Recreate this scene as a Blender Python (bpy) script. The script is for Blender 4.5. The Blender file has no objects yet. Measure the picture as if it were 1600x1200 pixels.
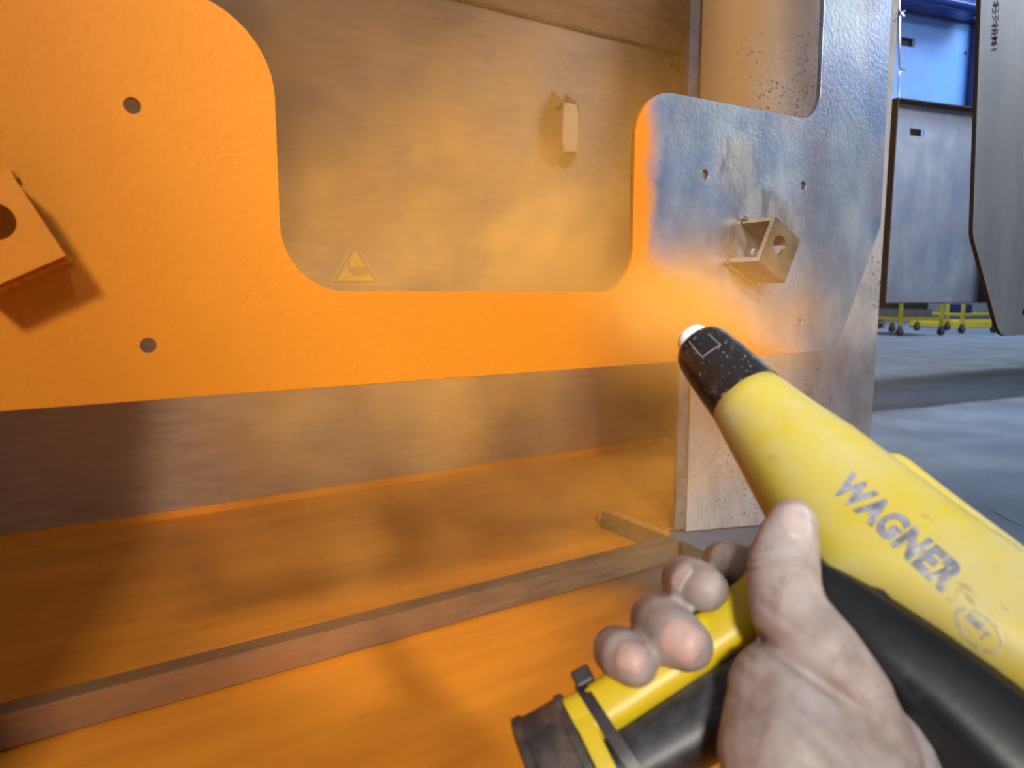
import bpy, bmesh, math, random
import numpy as np
from mathutils import Vector
from mathutils.bvhtree import BVHTree
random.seed(7); np.random.seed(7)
sc = bpy.context.scene
C = sc.collection
# ------------------------------------------------------------------ camera
HC = 0.80                                    # camera height above the shop floor
F = 1110.0                                   # focal length in pixels of the 1600 px frame
YAW, PIT = math.radians(32.74), math.atan(140 / 1110.0)
CAM = np.array([0, 0, HC])
FW = np.array([math.sin(YAW) * math.cos(PIT), math.cos(YAW) * math.cos(PIT), -math.sin(PIT)])
RT = np.array([math.cos(YAW), -math.sin(YAW), 0.0])
UP = np.cross(RT, FW)
cd = bpy.data.cameras.new('camera'); cam = bpy.data.objects.new('camera', cd); C.objects.link(cam)
cam.location = CAM; cam.rotation_euler = (math.pi / 2 - PIT, 0, -YAW)
cd.sensor_width = 36; cd.lens = 36 * F / 1600; cd.clip_start = 0.02; cd.clip_end = 200
cd.dof.use_dof = True; cd.dof.focus_distance = 0.80; cd.dof.aperture_fstop = 9.0
sc.camera = cam
# ------------------------------------------------------------------ light
w = bpy.data.worlds.new('hall'); sc.world = w; w.use_nodes = True
bg = w.node_tree.nodes['Background']; bg.inputs[0].default_value = (0.64, 0.79, 1.0, 1); bg.inputs[1].default_value = 0.29
def area(name, loc, target, size, power, col=(1, 1, 1), sy=None):
    l = bpy.data.lights.new(name, 'AREA'); l.energy = power; l.color = col; l.size = size
    if sy: l.shape = 'RECTANGLE'; l.size_y = sy
    o = bpy.data.objects.new(name, l); C.objects.link(o); o.location = loc
    o.rotation_euler = (Vector(target) - Vector(loc)).to_track_quat('-Z', 'Y').to_euler(); return o
area('booth_lamp', (-1.17, -2.0, HC + 1.35), (0.7, 1.6, 0.5), 0.30, 108, (1, 0.95, 0.86))
area('hall_fill', (6.0, -1.5, 3.2), (2.3, 1.5, 0.7), 1.6, 68, (0.92, 0.96, 1.0), 0.5)  # unseen fill light added to brighten the side panel
sp_ = bpy.data.lights.new('work_spot', 'SPOT'); sp_.energy = 500; sp_.color = (1, 0.93, 0.82); sp_.spot_size = math.radians(23); sp_.spot_blend = .3; sp_.shadow_soft_size = .10
so_ = bpy.data.objects.new('work_spot', sp_); C.objects.link(so_); so_.location = (-.18, -2.0, HC + 1.43)
so_.rotation_euler = (Vector((1.15, 2.4, .1)) - so_.location).to_track_quat('-Z', 'Y').to_euler()
area('hall_fill', (6.0, 0.2, 4.6), (4.6, 3.6, 0.9), 3.0, 62, (0.8, 0.9, 1.0), 2.0).data.spread = math.radians(70)  # unseen fill light added for the hanging trays
area('hall_fill', (16, 8.0, 6.0), (16, 8.5, 0), 8.0, 800, (0.8, 0.9, 1.0), 5.0)  # unseen fill light added to brighten the far hall floor
sc.view_settings.view_transform = 'Standard'; sc.view_settings.look = 'None'
sc.view_settings.exposure = -0.15; sc.view_settings.gamma = 1.0; sc.view_settings.use_curve_mapping = False
sc.cycles.volume_bounces = 1; sc.cycles.volume_step_rate = 2.0; sc.cycles.volume_max_steps = 32
sc.cycles.max_bounces = 5; sc.cycles.diffuse_bounces = 3; sc.cycles.glossy_bounces = 2; sc.cycles.adaptive_threshold = 0.13; sc.cycles.adaptive_min_samples = 14
# ------------------------------------------------------------------ helpers
def ray(x, y): return FW + RT * (x - 800) / F + UP * (600 - y) / F
def P(x, y, d): return CAM + ray(x, y) * d
def pl(x, y, p, n):
    r = ray(x, y); n = np.array(n, float); return CAM + r * (np.dot(np.array(p) - CAM, n) / np.dot(r, n))
def nrm(v): v = np.array(v, float); return v / np.linalg.norm(v)
class MB:
    def __init__(s): s.v = []; s.f = []
    def add(s, v, f):
        o = len(s.v); s.v += [tuple(map(float, p)) for p in v]; s.f += [tuple(i + o for i in q) for q in f]; return s
    def hexa(s, b, t):      # bottom 4, top 4 (ccw from above)
        return s.add(list(b) + list(t), [(3, 2, 1, 0), (4, 5, 6, 7), (0, 1, 5, 4), (1, 2, 6, 5), (2, 3, 7, 6), (3, 0, 4, 7)])
    def box(s, lo, hi):
        (a, b, c), (d, e, f) = lo, hi
        return s.hexa([(a, b, c), (d, b, c), (d, e, c), (a, e, c)], [(a, b, f), (d, b, f), (d, e, f), (a, e, f)])
    def obox(s, o, ex, ey, ez):   # corner and three edge vectors
        o, ex, ey, ez = map(np.array, (o, ex, ey, ez))
        return s.hexa([o, o + ex, o + ex + ey, o + ey], [o + ez, o + ex + ez, o + ex + ey + ez, o + ey + ez])
    def loft(s, rings, caps=True, closed=True):
        n = len(rings[0]); v = [p for r in rings for p in r]; f = []
        for i in range(len(rings) - 1):
            for j in range(n if closed else n - 1):
                k = (j + 1) % n; f.append((i * n + j, i * n + k, (i + 1) * n + k, (i + 1) * n + j))
        if caps and closed:
            f.append(tuple(range(n - 1, -1, -1))); f.append(tuple((len(rings) - 1) * n + j for j in range(n)))
        return s.add(v, f)
    def tube(s, pts, r, n=10, caps=True):
        pts = [np.array(p, float) for p in pts]; rr = r if isinstance(r, (list, tuple)) else [r] * len(pts)
        rings = []; ref = None
        for i, p in enumerate(pts):
            t = nrm(pts[min(i + 1, len(pts) - 1)] - pts[max(i - 1, 0)])
            if ref is None: ref = np.array([0, 0, 1.0]) if abs(t[2]) < .9 else np.array([1.0, 0, 0])
            x = nrm(np.cross(t, ref)); y = np.cross(t, x); ref = -np.cross(t, x) if False else ref
            rings.append([p + rr[i] * (math.cos(a) * x + math.sin(a) * y) for a in np.linspace(0, 2 * math.pi, n, endpoint=False)])
        return s.loft(rings, caps)
    def cyl(s, p, ax, r0, r1, n=24):
        ax = np.array(ax, float); return s.tube([p, np.array(p) + ax], [r0, r1], n)
def wloc(o):
    l = np.zeros(3)
    while o: l += np.array(o.location); o = o.parent
    return l
def obj(name, mb, m, parent=None, smooth=False, bevel=0, origin=None, angle=40):
    v = np.array(mb.v)
    base = wloc(parent) if parent else np.zeros(3)
    off = base if parent else (np.array(origin, float) if origin is not None else np.zeros(3))
    me = bpy.data.meshes.new(name); me.from_pydata([tuple(p) for p in (v - off)], [], mb.f); me.update()
    bm = bmesh.new(); bm.from_mesh(me); bmesh.ops.recalc_face_normals(bm, faces=bm.faces)
    if bevel:
        bmesh.ops.bevel(bm, geom=[e for e in bm.edges if len(e.link_faces) == 2 and e.calc_face_angle(0) > .5], offset=bevel, segments=2, affect='EDGES', profile=.5)
    bm.to_mesh(me); bm.free()
    if smooth:
        for p in me.polygons: p.use_smooth = True
        me.set_sharp_from_angle(angle=math.radians(angle))
    if m: me.materials.append(m)
    o = bpy.data.objects.new(name, me); C.objects.link(o)
    if parent: o.parent = parent
    elif origin is not None: o.location = off
    return o
def tag(o, label=None, cat=None, group=None, kind=None):
    if label: o['label'] = label
    if cat: o['category'] = cat
    if group: o['group'] = group
    if kind: o['kind'] = kind
    return o
def thing(name, loc, label, cat, group=None):
    o = bpy.data.objects.new(name, None); C.objects.link(o); o.location = loc; o.empty_display_size = .05
    return tag(o, label, cat, group)
def struct(name, mb, m, **k): return tag(obj(name, mb, m, **k), kind='structure')
# ------------------------------------------------------------------ materials
class NT:
    def __init__(s, name):
        s.m = bpy.data.materials.new(name); s.m.use_nodes = True; s.t = s.m.node_tree; s.t.nodes.clear()
        s.out = s.n('ShaderNodeOutputMaterial'); s.tc = s.n('ShaderNodeTexCoord')
    def n(s, k): return s.t.nodes.new(k)
    def l(s, a, b): s.t.links.new(a, b)
    def setin(s, i, v):
        if v is None: return
        if hasattr(v, 'is_output'): s.l(v, i)
        else:
            try: i.default_value = v
            except Exception: i.default_value = tuple(v) + (1,) if len(v) == 3 else v
    def math(s, op, a, b=None, c=None, clamp=False):
        n = s.n('ShaderNodeMath'); n.operation = op; n.use_clamp = clamp
        for i, v in enumerate((a, b, c)):
            if v is not None: s.setin(n.inputs[i], v)
        return n.outputs[0]
    def vmath(s, op, a, b=None):
        n = s.n('ShaderNodeVectorMath'); n.operation = op; s.setin(n.inputs[0], a)
        if b is not None: s.setin(n.inputs[1], b)
        return n.outputs['Value'] if op in ('DOT_PRODUCT', 'LENGTH', 'DISTANCE') else n.outputs[0]
    def world(s):
        g = s.n('ShaderNodeNewGeometry'); return g.outputs['Position']
    def noise(s, scale=5, detail=4, rough=.5, dist=0, vec=None, stretch=None):
        v = vec or s.tc.outputs['Object']
        if stretch is not None: v = s.vmath('MULTIPLY', v, stretch)
        n = s.n('ShaderNodeTexNoise'); s.l(v, n.inputs['Vector'])
        n.inputs['Scale'].default_value = scale; n.inputs['Detail'].default_value = detail
        n.inputs['Roughness'].default_value = rough; n.inputs['Distortion'].default_value = dist
        return n.outputs[0]
    def ss(s, v, a, b, c=0., d=1.):
        n = s.n('ShaderNodeMapRange'); n.interpolation_type = 'SMOOTHSTEP'; s.setin(n.inputs[0], v)
        for i, x in zip((1, 2, 3, 4), (a, b, c, d)): n.inputs[i].default_value = x
        return n.outputs[0]
    def mix(s, f, a, b, blend='MIX'):
        n = s.n('ShaderNodeMix'); n.data_type = 'RGBA'; n.blend_type = blend
        s.setin(n.inputs[0], f); s.setin(n.inputs[6], a if hasattr(a, 'is_output') else tuple(a)[:3] + (1,)); s.setin(n.inputs[7], b if hasattr(b, 'is_output') else tuple(b)[:3] + (1,))
        return n.outputs[2]
    def fmix(s, f, a, b): return s.math('ADD', s.math('MULTIPLY', s.math('SUBTRACT', b, a), f), a)
    def bump(s, h, strength=.2, dist=.001, prev=None):
        n = s.n('ShaderNodeBump'); n.inputs['Strength'].default_value = strength; n.inputs['Distance'].default_value = dist
        s.l(h, n.inputs['Height'])
        if prev is not None: s.l(prev, n.inputs['Normal'])
        return n.outputs[0]
    def bsdf(s, col, rough=.5, metal=0., normal=None, spec=None, sss=0, coat=0):
        b = s.n('ShaderNodeBsdfPrincipled')
        s.setin(b.inputs['Base Color'], col if hasattr(col, 'is_output') else tuple(col)[:3] + (1,))
        s.setin(b.inputs['Roughness'], rough); s.setin(b.inputs['Metallic'], metal)
        if spec is not None: b.inputs['Specular IOR Level'].default_value = spec
        if normal is not None: s.l(normal, b.inputs['Normal'])
        if sss:
            b.inputs['Subsurface Weight'].default_value = sss; b.inputs['Subsurface Radius'].default_value = (.006, .003, .002); b.inputs['Subsurface Scale'].default_value = 1
        if coat: b.inputs['Coat Weight'].default_value = coat
        s.l(b.outputs[0], s.out.inputs['Surface']); return s.m
ORANGE = (0.445, 0.150, 0.006)
def simple(name, col, rough=.5, metal=0., var=.25, scale=30, bump=.1, bscale=300, spec=None, dust=None, dustamt=.5, dscale=25, coat=0):
    t = NT(name); n = t.noise(scale, 5, .6)
    c = t.mix(t.ss(n, .3, .7), tuple(x * (1 - var) for x in col), tuple(min(1, x * (1 + var)) for x in col))
    met = metal
    if dust:
        d = t.math('MULTIPLY', t.ss(t.noise(dscale, 6, .65), .62 - .45 * dustamt, .95 - .45 * dustamt), min(1, dustamt * 1.3))
        c = t.mix(d, c, dust); met = t.math('MULTIPLY', t.math('SUBTRACT', 1, d), metal)
    nb = t.bump(t.noise(bscale, 3), bump, .0006) if bump else None
    return t.bsdf(c, rough, met, nb, spec, coat=coat)
DUST = (0.62, 0.235, 0.045)
M = {}
M['orange_bracket'] = simple('orange_powder', ORANGE, .5, 0, .06, 8, .35, 420, spec=.2)
M['black_plastic'] = simple('black_plastic', (.008, .008, .010), .28, 0, .3, 40, .06, 250, dust=(.14, .14, .17), dustamt=.2, dscale=38)
M['black_rubber'] = simple('black_rubber', (.016, .016, .018), .42, 0, .3, 30, .1, 300, dust=(.22, .22, .27), dustamt=.45, dscale=16)
M['brown_plastic'] = simple('dusty_black_collar', (.03, .025, .025), .5, 0, .3, 40, .1, 300, dust=(.20, .12, .08), dustamt=.5, dscale=60)
M['white_tip'] = simple('white_nozzle', (.82, .80, .84), .4, 0, .03)
M['lettering'] = simple('worn_grey_lettering', (.22, .23, .29), .35, .35, .4, 160, .1, dust=(.55, .54, .56), dustamt=.38, dscale=120)
M['letter_dark'] = simple('faded_print', (.19, .20, .23), .5, 0, .35, 300, .05)
M['letter_faint'] = simple('faded_badge_ring', (.36, .34, .22), .5, 0, .35, 300, .05)
M['brown_steel'] = simple('heat_brown_steel', (.27, .20, .13), .34, .8, .3, 45, .12, 200, dust=(.5, .25, .08), dustamt=.28, dscale=30)
M['dark_steel_edge'] = simple('dark_edge', (.012, .012, .014), .6, 0, .2)
M['blue_paint'] = simple('blue_paint', (.11, .31, .85), .42, 0, .08, 3, .1, 200)
M['blue_dark'] = simple('dark_blue_paint', (.008, .03, .16), .35, 0, .15, 3, .1, 200)
M['cart_yellow'] = simple('yellow_cart_paint', (.72, .55, .03), .4, 0, .1, 4)
M['rubber'] = simple('dark_rubber', (.02, .02, .022), .6, 0, .2)
M['galv'] = simple('grey_tray', (.2, .21, .23), .5, .3, .2, 5)
M['cardboard'] = simple('brown_pallet', (.16, .12, .09), .8, 0, .3, 6)
M['wire'] = simple('bright_wire', (.55, .6, .68), .3, .9, .1)
M['far_wall'] = simple('pale_hall_wall', (.62, .66, .72), .8, 0, .06, .5)
M['skirt_wall'] = simple('grey_wall_base', (.20, .24, .29), .7, 0, .1, 1)
M['slot_dark'] = simple('dark_slot', (.01, .013, .03), .6)
M['nail'] = simple('fingernail', (.46, .31, .28), .5, 0, .12, 90, .05, 400)
M['nail_grey'] = simple('dusty_thumb_nail', (.44, .36, .35), .35, 0, .15, 90, .05, 400)
M['tie'] = simple('cable_tie', (.035, .028, .03), .4, 0, .2, 60, .1)
M['cable'] = simple('grey_cable', (.30, .28, .32), .5, 0, .2, 60, .1)
# dusty brushed stainless of the booth
def booth_steel(name, col, dust, amt, diag=True, rough=.42, metal=.75, speck=False, wscale=1.):
    t = NT(name); o = t.tc.outputs['Object']
    streak = t.noise(26, 5, .65, .4, stretch=(.25, 1, 1.6))
    big = t.noise(1.6 * wscale, 5, .6, .5)
    c = t.mix(t.ss(streak, .3, .72), tuple(x * .75 for x in col), tuple(min(1, x * 1.2) for x in col))
    d = t.math('MULTIPLY', t.ss(big, .35, .68), amt, clamp=True)
    d = t.math('ADD', d, amt * .45, clamp=True)
    c = t.mix(d, c, dust)
    if speck:
        sp = t.ss(t.noise(150, 2, .5), .63, .69); sp = t.math('MULTIPLY', sp, t.ss(t.noise(3, 3, .6), .45, .7))
        c = t.mix(sp, c, (.05, .04, .035))
    met = t.math('MULTIPLY', t.math('SUBTRACT', 1, d), metal)
    return t.bsdf(c, t.fmix(t.ss(streak, .3, .7), rough - .07, rough + .08), met, t.bump(streak, .15, .001))
M['back_wall'] = booth_steel('back_wall_dusty_steel', (.34, .235, .165), (.38, .195, .085), .5, metal=.2)
M['hood'] = booth_steel('hood_steel', (.46, .36, .29), (.46, .27, .14), .35, metal=.3)
M['handle'] = simple('dusty_handle', (.50, .33, .16), .42, .2, .12, 30, .1, 300, dust=(.70, .34, .08), dustamt=.35)
M['hinge'] = simple('orange_dusted_hinge', (.55, .24, .06), .6, 0, .15, 30, .2, 200)
# right booth panel: pale speckled sheet, orange dust thins out to the right and downwards
t = NT('side_panel_sheet'); q = t.world(); sx = t.n('ShaderNodeSeparateXYZ'); t.l(q, sx.inputs[0])
dd = t.math('ADD', t.math('SUBTRACT', sx.outputs[0], 1.72), t.math('MULTIPLY', t.math('SUBTRACT', t.noise(4, 4), .5), .25))
hz = t.ss(sx.outputs[2], .15, 1.15, .30, 1.25)
du = t.math('MULTIPLY', t.ss(dd, .02, .62, .92, .04), hz, clamp=True)
c = t.mix(t.ss(t.noise(14, 6, .65, stretch=(1, 1, .5)), .3, .7), (.56, .56, .57), (.80, .80, .81))
sp = t.math('MULTIPLY', t.ss(t.noise(95, 2, .5), .60, .67), t.ss(t.noise(4, 3, .6), .38, .66))
c = t.mix(t.math('MULTIPLY', sp, .8), t.mix(du, c, (.72, .38, .13)), (.07, .05, .045))
M['panel'] = t.bsdf(c, .55, .15, t.bump(t.noise(60, 3), .08, .001))
# booth floor and shop floor
t = NT('booth_floor_powder'); sxyz = t.n('ShaderNodeSeparateXYZ'); t.l(t.world(), sxyz.inputs[0])
n1 = t.noise(3, 5, .6, stretch=(.5, 2.2, 1)); c = t.mix(t.ss(n1, .3, .7), (.68, .22, .016), (.82, .28, .022))
M['booth_floor'] = t.bsdf(c, .42, 0, t.bump(t.noise(2.2, 2, stretch=(.3, 3, 1)), .35, .03), .35)
t = NT('shop_floor_concrete'); q = t.world(); sx = t.n('ShaderNodeSeparateXYZ'); t.l(q, sx.inputs[0]); X, Y = sx.outputs[0], sx.outputs[1]
base = t.mix(t.ss(t.noise(1.3, 7, .65, .3), .3, .7), (.085, .125, .20), (.15, .20, .295))
base = t.mix(t.math('MULTIPLY', t.ss(t.noise(14, 6, .7), .55, .75), .35), base, (.27, .28, .30))
# shadow of the hanging plates painted across the hall floor (streaky, straight near border)
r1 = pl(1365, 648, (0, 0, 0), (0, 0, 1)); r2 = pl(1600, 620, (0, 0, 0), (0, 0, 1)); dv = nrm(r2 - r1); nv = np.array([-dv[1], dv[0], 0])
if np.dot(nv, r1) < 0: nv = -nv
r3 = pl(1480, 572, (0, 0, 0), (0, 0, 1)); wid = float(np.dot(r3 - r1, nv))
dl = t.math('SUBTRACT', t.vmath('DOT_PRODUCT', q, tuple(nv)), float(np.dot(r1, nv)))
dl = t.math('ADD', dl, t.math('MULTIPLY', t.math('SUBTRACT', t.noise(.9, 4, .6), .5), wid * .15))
shade_band = t.math('MULTIPLY', t.ss(dl, -.03 * wid, .05 * wid), t.ss(dl, .55 * wid, 1.1 * wid, 1, 0))
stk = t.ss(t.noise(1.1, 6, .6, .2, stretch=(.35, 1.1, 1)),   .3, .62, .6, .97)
base = t.mix(t.math('MULTIPLY', shade_band, stk), base, (.035, .032, .035))
# orange overspray in front of the booth, thinning out to the right
ov = t.ss(t.math('ADD', X, t.math('MULTIPLY', t.math('SUBTRACT', t.noise(3, 5, .6, stretch=(.4, 1.6, 1)), .5), .5)), 0.85, 1.45, 1, 0)
oc = t.mix(t.ss(t.noise(2.5, 5, .6, stretch=(.4, 2.0, 1)), .3, .7), (.84, .275, .02), (.95, .34, .027))
grime = t.mix(t.ss(t.math('ADD', X, t.math('MULTIPLY', t.noise(5, 4), .3)), 1.35, 1.9, 1, 0), base, (.045, .042, .042))
c = t.mix(ov, grime, oc)
M['floor'] = t.bsdf(c, t.math('MAXIMUM', t.fmix(ov, t.fmix(t.ss(t.noise(2, 5), .3, .7), .5, .65), .42), t.math('MULTIPLY', shade_band, .95)), 0, t.bump(t.noise(2.4, 2, stretch=(.3, 3, 1)), .3, .03, t.bump(t.noise(60, 4), .12, .003)), .28)
# rail: brushed steel, dusty orange to the left, dark grey at the right end
t = NT('sill_rail_steel'); sx = t.n('ShaderNodeSeparateXYZ'); t.l(t.world(), sx.inputs[0])
g = t.noise(30, 6, .7, .2, stretch=(.25, 1, 1.6)); c = t.mix(t.ss(g, .3, .7), (.075, .062, .055), (.17, .135, .11))
du = t.math('MULTIPLY', t.ss(sx.outputs[0], .1, 1.45, .75, .06), t.ss(t.noise(9, 6, .7, stretch=(.5, 1, 1)), .25, .65, .45, 1))
M['rail'] = t.bsdf(t.mix(du, c, (.42, .17, .04)), .5, .2, t.bump(g, .15, .001))
# ---- the workpiece: orange coat fading into bare steel
PY = 0.55                                    # front plane of the workpiece
def pp(x, y): q = pl(x, y, (0, PY, 0), (0, 1, 0)); return np.array([q[0], q[2]])
def steel_nodes(t, blue=1.0):
    v = t.noise(9, 6, .65, .3, stretch=(1, 1, .35)); b = t.noise(3.2, 4, .6)
    c = t.mix(t.ss(v, .3, .7), (.22, .28, .36), (.44, .49, .55))
    c = t.mix(t.math('MULTIPLY', t.ss(b, .38, .60), .8 * blue), c, (.10, .17, .36))
    c = t.mix(t.math('MULTIPLY', t.ss(t.noise(5.5, 4, .6), .46, .64), .6 * blue), c, (.25, .22, .28))
    pits = t.ss(t.noise(240, 2, .5), .66, .72)
    c = t.mix(t.math('MULTIPLY', pits, .5), c, (.12, .12, .13))
    return c, v
t = NT('half_coated_plate'); q = t.world(); sx = t.n('ShaderNodeSeparateXYZ'); t.l(q, sx.inputs[0]); X, Z = sx.outputs[0], sx.outputs[2]
wob = t.math('MULTIPLY', t.math('SUBTRACT', t.noise(16, 5, .6), .5), .05)
m1 = t.ss(t.math('ADD', X, wob), .506, .546, 1, 0)
p0, p1 = pp(1035, 400), pp(1225, 548); dv = nrm(p1 - p0); nv = np.array([-dv[1], dv[0]]); nv = nv if nv[1] > 0 else -nv
dl = t.math('ADD', t.math('MULTIPLY', X, float(nv[0])), t.math('MULTIPLY', Z, float(nv[1])))
dl = t.math('ADD', t.math('SUBTRACT', dl, float(p0 @ nv)), wob)
m2 = t.ss(dl, -.040, .050, 1, 0)
paint = t.math('MAXIMUM', m1, m2)
paint = t.ss(t.math('ADD', paint, t.math('MULTIPLY', t.math('SUBTRACT', t.noise(420, 2), .5), t.math('MULTIPLY', t.math('MULTIPLY', paint, t.math('SUBTRACT', 1, paint)), 1.6))), .0, 1.0)
c, v = steel_nodes(t)
# ground-down shiny weld area around the bracket (kidney of three swipes)
gm = None
for (x, y, rx, rz) in ((1152, 262, .040, .040), (1190, 318, .045, .022), (1150, 390, .028, .055), (1215, 350, .05, .03)):
    ctr = pp(x, y)
    ex = t.math('DIVIDE', t.math('SUBTRACT', X, float(ctr[0])), rx); ez = t.math('DIVIDE', t.math('SUBTRACT', Z, float(ctr[1])), rz)
    r_ = t.math('ADD', t.math('ADD', t.math('MULTIPLY', ex, ex), t.math('MULTIPLY', ez, ez)), t.math('MULTIPLY', t.math('SUBTRACT', t.noise(30, 3), .5), .7))
    m_ = t.ss(r_, .05, 1.25, 1, 0); gm = m_ if gm is None else t.math('MAXIMUM', gm, m_)
sw = t.noise(22, 4, .6, 1.2, stretch=(1, 1, .6))
c = t.mix(t.math('MULTIPLY', gm, .7), c, t.mix(t.ss(sw, .35, .65), (.24, .21, .20), (.66, .62, .58)))
orc = t.mix(t.ss(t.noise(5, 3), .3, .7), tuple(x * .96 for x in ORANGE), tuple(x * 1.03 for x in ORANGE))
c = t.mix(paint, c, orc)
ip = t.math('SUBTRACT', 1, paint)
rough = t.fmix(paint, t.fmix(gm, t.fmix(t.ss(v, .3, .7), .36, .5), .30), .55)
peel = t.bump(t.noise(210, 2, .45), .6, .0007)
M['plate'] = t.bsdf(c, rough, t.math('MULTIPLY', ip, .8), peel, .15)
t = NT('bare_plate'); c, v = steel_nodes(t, .35)
M['bare_plate'] = t.bsdf(t.mix(.6, c, (.15, .155, .165)), .5, .5, t.bump(t.noise(120, 3), .08, .001))
t = NT('tray_steel'); c, v = steel_nodes(t, .7)
M['tray'] = t.bsdf(t.mix(.5, c, (.22, .235, .31)), .48, .55, t.bump(t.noise(50, 3, stretch=(1, 1, .1)), .06, .001))
# gun yellow: scuffed, greyish dust wear
t = NT('gun_yellow'); g = t.noise(13, 6, .65, .4)
c = t.mix(t.ss(t.noise(9, 3), .35, .7), (.40, .315, .010), (.44, .36, .02))
c = t.mix(t.math('MULTIPLY', t.ss(g, .32, .72), .95), c, (.40, .365, .18))
scr = t.math('MULTIPLY', t.ss(t.noise(110, 4, .7, .5, stretch=(1, .4, .6)), .60, .68), t.ss(t.noise(14, 3), .48, .62))
c = t.mix(t.math('MULTIPLY', scr, .6), c, (.20, .14, .07))
M['gun_yellow'] = t.bsdf(c, .36, 0, t.bump(t.noise(300, 3), .06, .0005), .5)
t = NT('gun_cap'); g = t.noise(60, 5, .7, .3); c = t.mix(t.math('MULTIPLY', t.ss(t.noise(430, 2), .66, .72), .8), (.013, .011, .012), (.36, .33, .32))
c = t.mix(t.math('MULTIPLY', t.ss(g, .55, .75), .35), c, (.20, .22, .27)); M['gun_cap'] = t.bsdf(c, .30, 0, t.bump(t.noise(300, 3), .05, .0005), .5)
M['grip_yellow'] = simple('grip_yellow', (.60, .44, .010), .4, 0, .06, 20, .06, 300, dust=(.50, .42, .16), dustamt=.25, dscale=30)
# skin
t = NT('dusty_skin'); g = t.noise(45, 6, .65, .4)
c = t.mix(t.ss(g, .3, .7), (.25, .19, .17), (.38, .315, .30))
c = t.mix(t.math('MULTIPLY', t.ss(t.noise(24, 5, .6), .42, .68), .65), c, (.35, .325, .345))
c = t.mix(t.math('MULTIPLY', t.ss(t.noise(90, 4, .6, .6, stretch=(1, 1, .5)), .58, .70), .35), c, (.16, .115, .10))
M['skin'] = t.bsdf(c, .5, 0, t.bump(t.noise(170, 4, .6, .8), .30, .0009), .4, sss=.12)
# ------------------------------------------------------------------ setting
WY = 2.733                                   # back wall plane
RY = 1.455                                   # front face of the sill rail
hz_ = pl(730, 0, (0, WY, 0), (0, 1, 0)); zt = hz_[2]
xr = pl(1048, 150, (0, WY, 0), (0, 1, 0))[0]
hr = pl(1061, 85, (0, WY, 0), (0, 1, 0)); zt = hr[2]
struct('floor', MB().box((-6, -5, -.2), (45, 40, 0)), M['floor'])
struct('wall_back', MB().box((-2.2, WY, .0), (xr, WY + .03, zt + .05)), M['back_wall'])
struct('wall_left', MB().box((-2.25, .6, 0), (-2.2, WY + .4, 3.0)), M['back_wall'])
struct('trim_1', MB().box((-2.2, WY - .014, 0), (xr, WY - .002, .035)), M['booth_floor'])
struct('floor_booth', MB().box((-2.2, RY + .012, .001), (1.53, WY + .3, .008)).box((1.53, 1.68, .001), (xr + .1, WY + .3, .008)), M['booth_floor'])
struct('wall_recess', MB().box((xr + .02, WY + .22, 0), (xr + 1.2, WY + .25, 3.0)), M['hinge'])
struct('wall_side', MB().box((xr + .16, WY - .7, 0), (xr + .19, WY + .22, 3.0)), M['hinge'])
# sloping hood panel: rises from the wall towards the front
best = None
for th in np.linspace(5, 85, 321):
    d = np.array([0, -math.cos(math.radians(th)), math.sin(math.radians(th))]); q = hr + d * .5
    v = q - CAM; px, py = 800 + F * (v @ RT) / (v @ FW), 600 - F * (v @ UP) / (v @ FW)
    e = abs((px - 1061) / (85 - py) - 49 / 85.) if py < 85 else 9
    if best is None or e < best[0]: best = (e, th, d)
hd = best[2]; hn = np.array([0, -hd[2], hd[1]]); hn = hn if hn[2] > 0 else -hn
struct('ceiling_hood', MB().obox((-2.2, hr[1], zt), (hr[0] + 2.2, 0, 0), hd * 1.1, hn * .02), M['hood'])
struct('trim_2', MB().obox((-2.2, WY - .012, zt - .012), (hr[0] + 2.2, 0, 0), (0, .011, 0), (0, 0, .012)), M['dark_steel_edge'])
# sill rail and the low end lip of the tray
rail = thing('sill_rail', (0, RY, 0), 'long dusty steel sill rail along the orange booth floor', 'rail')
zr = .07; xe = pl(1058, 843, (0, 0, zr), (0, 0, 1))[0]
obj('rail_face', MB().box((-2.2, RY, .007), (xe, RY + .006, zr)), M['rail'], rail, bevel=.001)
obj('rail_top', MB().box((-2.2, RY + .006, zr - .006), (xe, RY + .05, zr)), M['rail'], rail, bevel=.001)
obj('rail_back', MB().box((-2.2, RY + .044, .007), (xe, RY + .05, zr - .006)), M['rail'], rail)
l0, l1 = pl(1043, 838, (0, 0, zr), (0, 0, 1)), pl(930, 803, (0, 0, zr), (0, 0, 1))
lip = thing('tray_end_lip', (l0[0], l0[1], 0), 'short steel lip closing the orange tray at its right end', 'lip')
obj('lip_plate', MB().box((l0[0], RY + .052, .009), (l0[0] + .006, l1[1] + .02, zr)), M['rail'], lip)
obj('lip_flange', MB().box((l0[0], RY + .052, zr), (l0[0] + .022, l1[1] + .02, zr + .005)), M['hinge'], lip)
wd = MB(); q0 = pl(1066, 858, (0, RY, 0), (0, 1, 0))
wd.add([(xe + .004, RY - .02, .001), (xe + .13, RY - .03, .001), (xe + .15, RY + .12, .001), (xe + .004, RY + .05, .001), (xe + .004, RY - .005, zr * .95), (xe + .05, RY + .0, .03), (xe + .12, RY + .10, .012), (xe + .01, RY + .05, zr * .9)],
       [(3, 2, 1, 0), (4, 5, 6, 7), (0, 1, 5, 4), (1, 2, 6, 5), (2, 3, 7, 6), (3, 0, 4, 7)])
tag(obj('rubber_wedge', wd, M['rubber'], origin=(xe + .06, RY, 0)), 'black bent rubber wedge at the right end of the sill rail', 'rubber seal')
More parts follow.
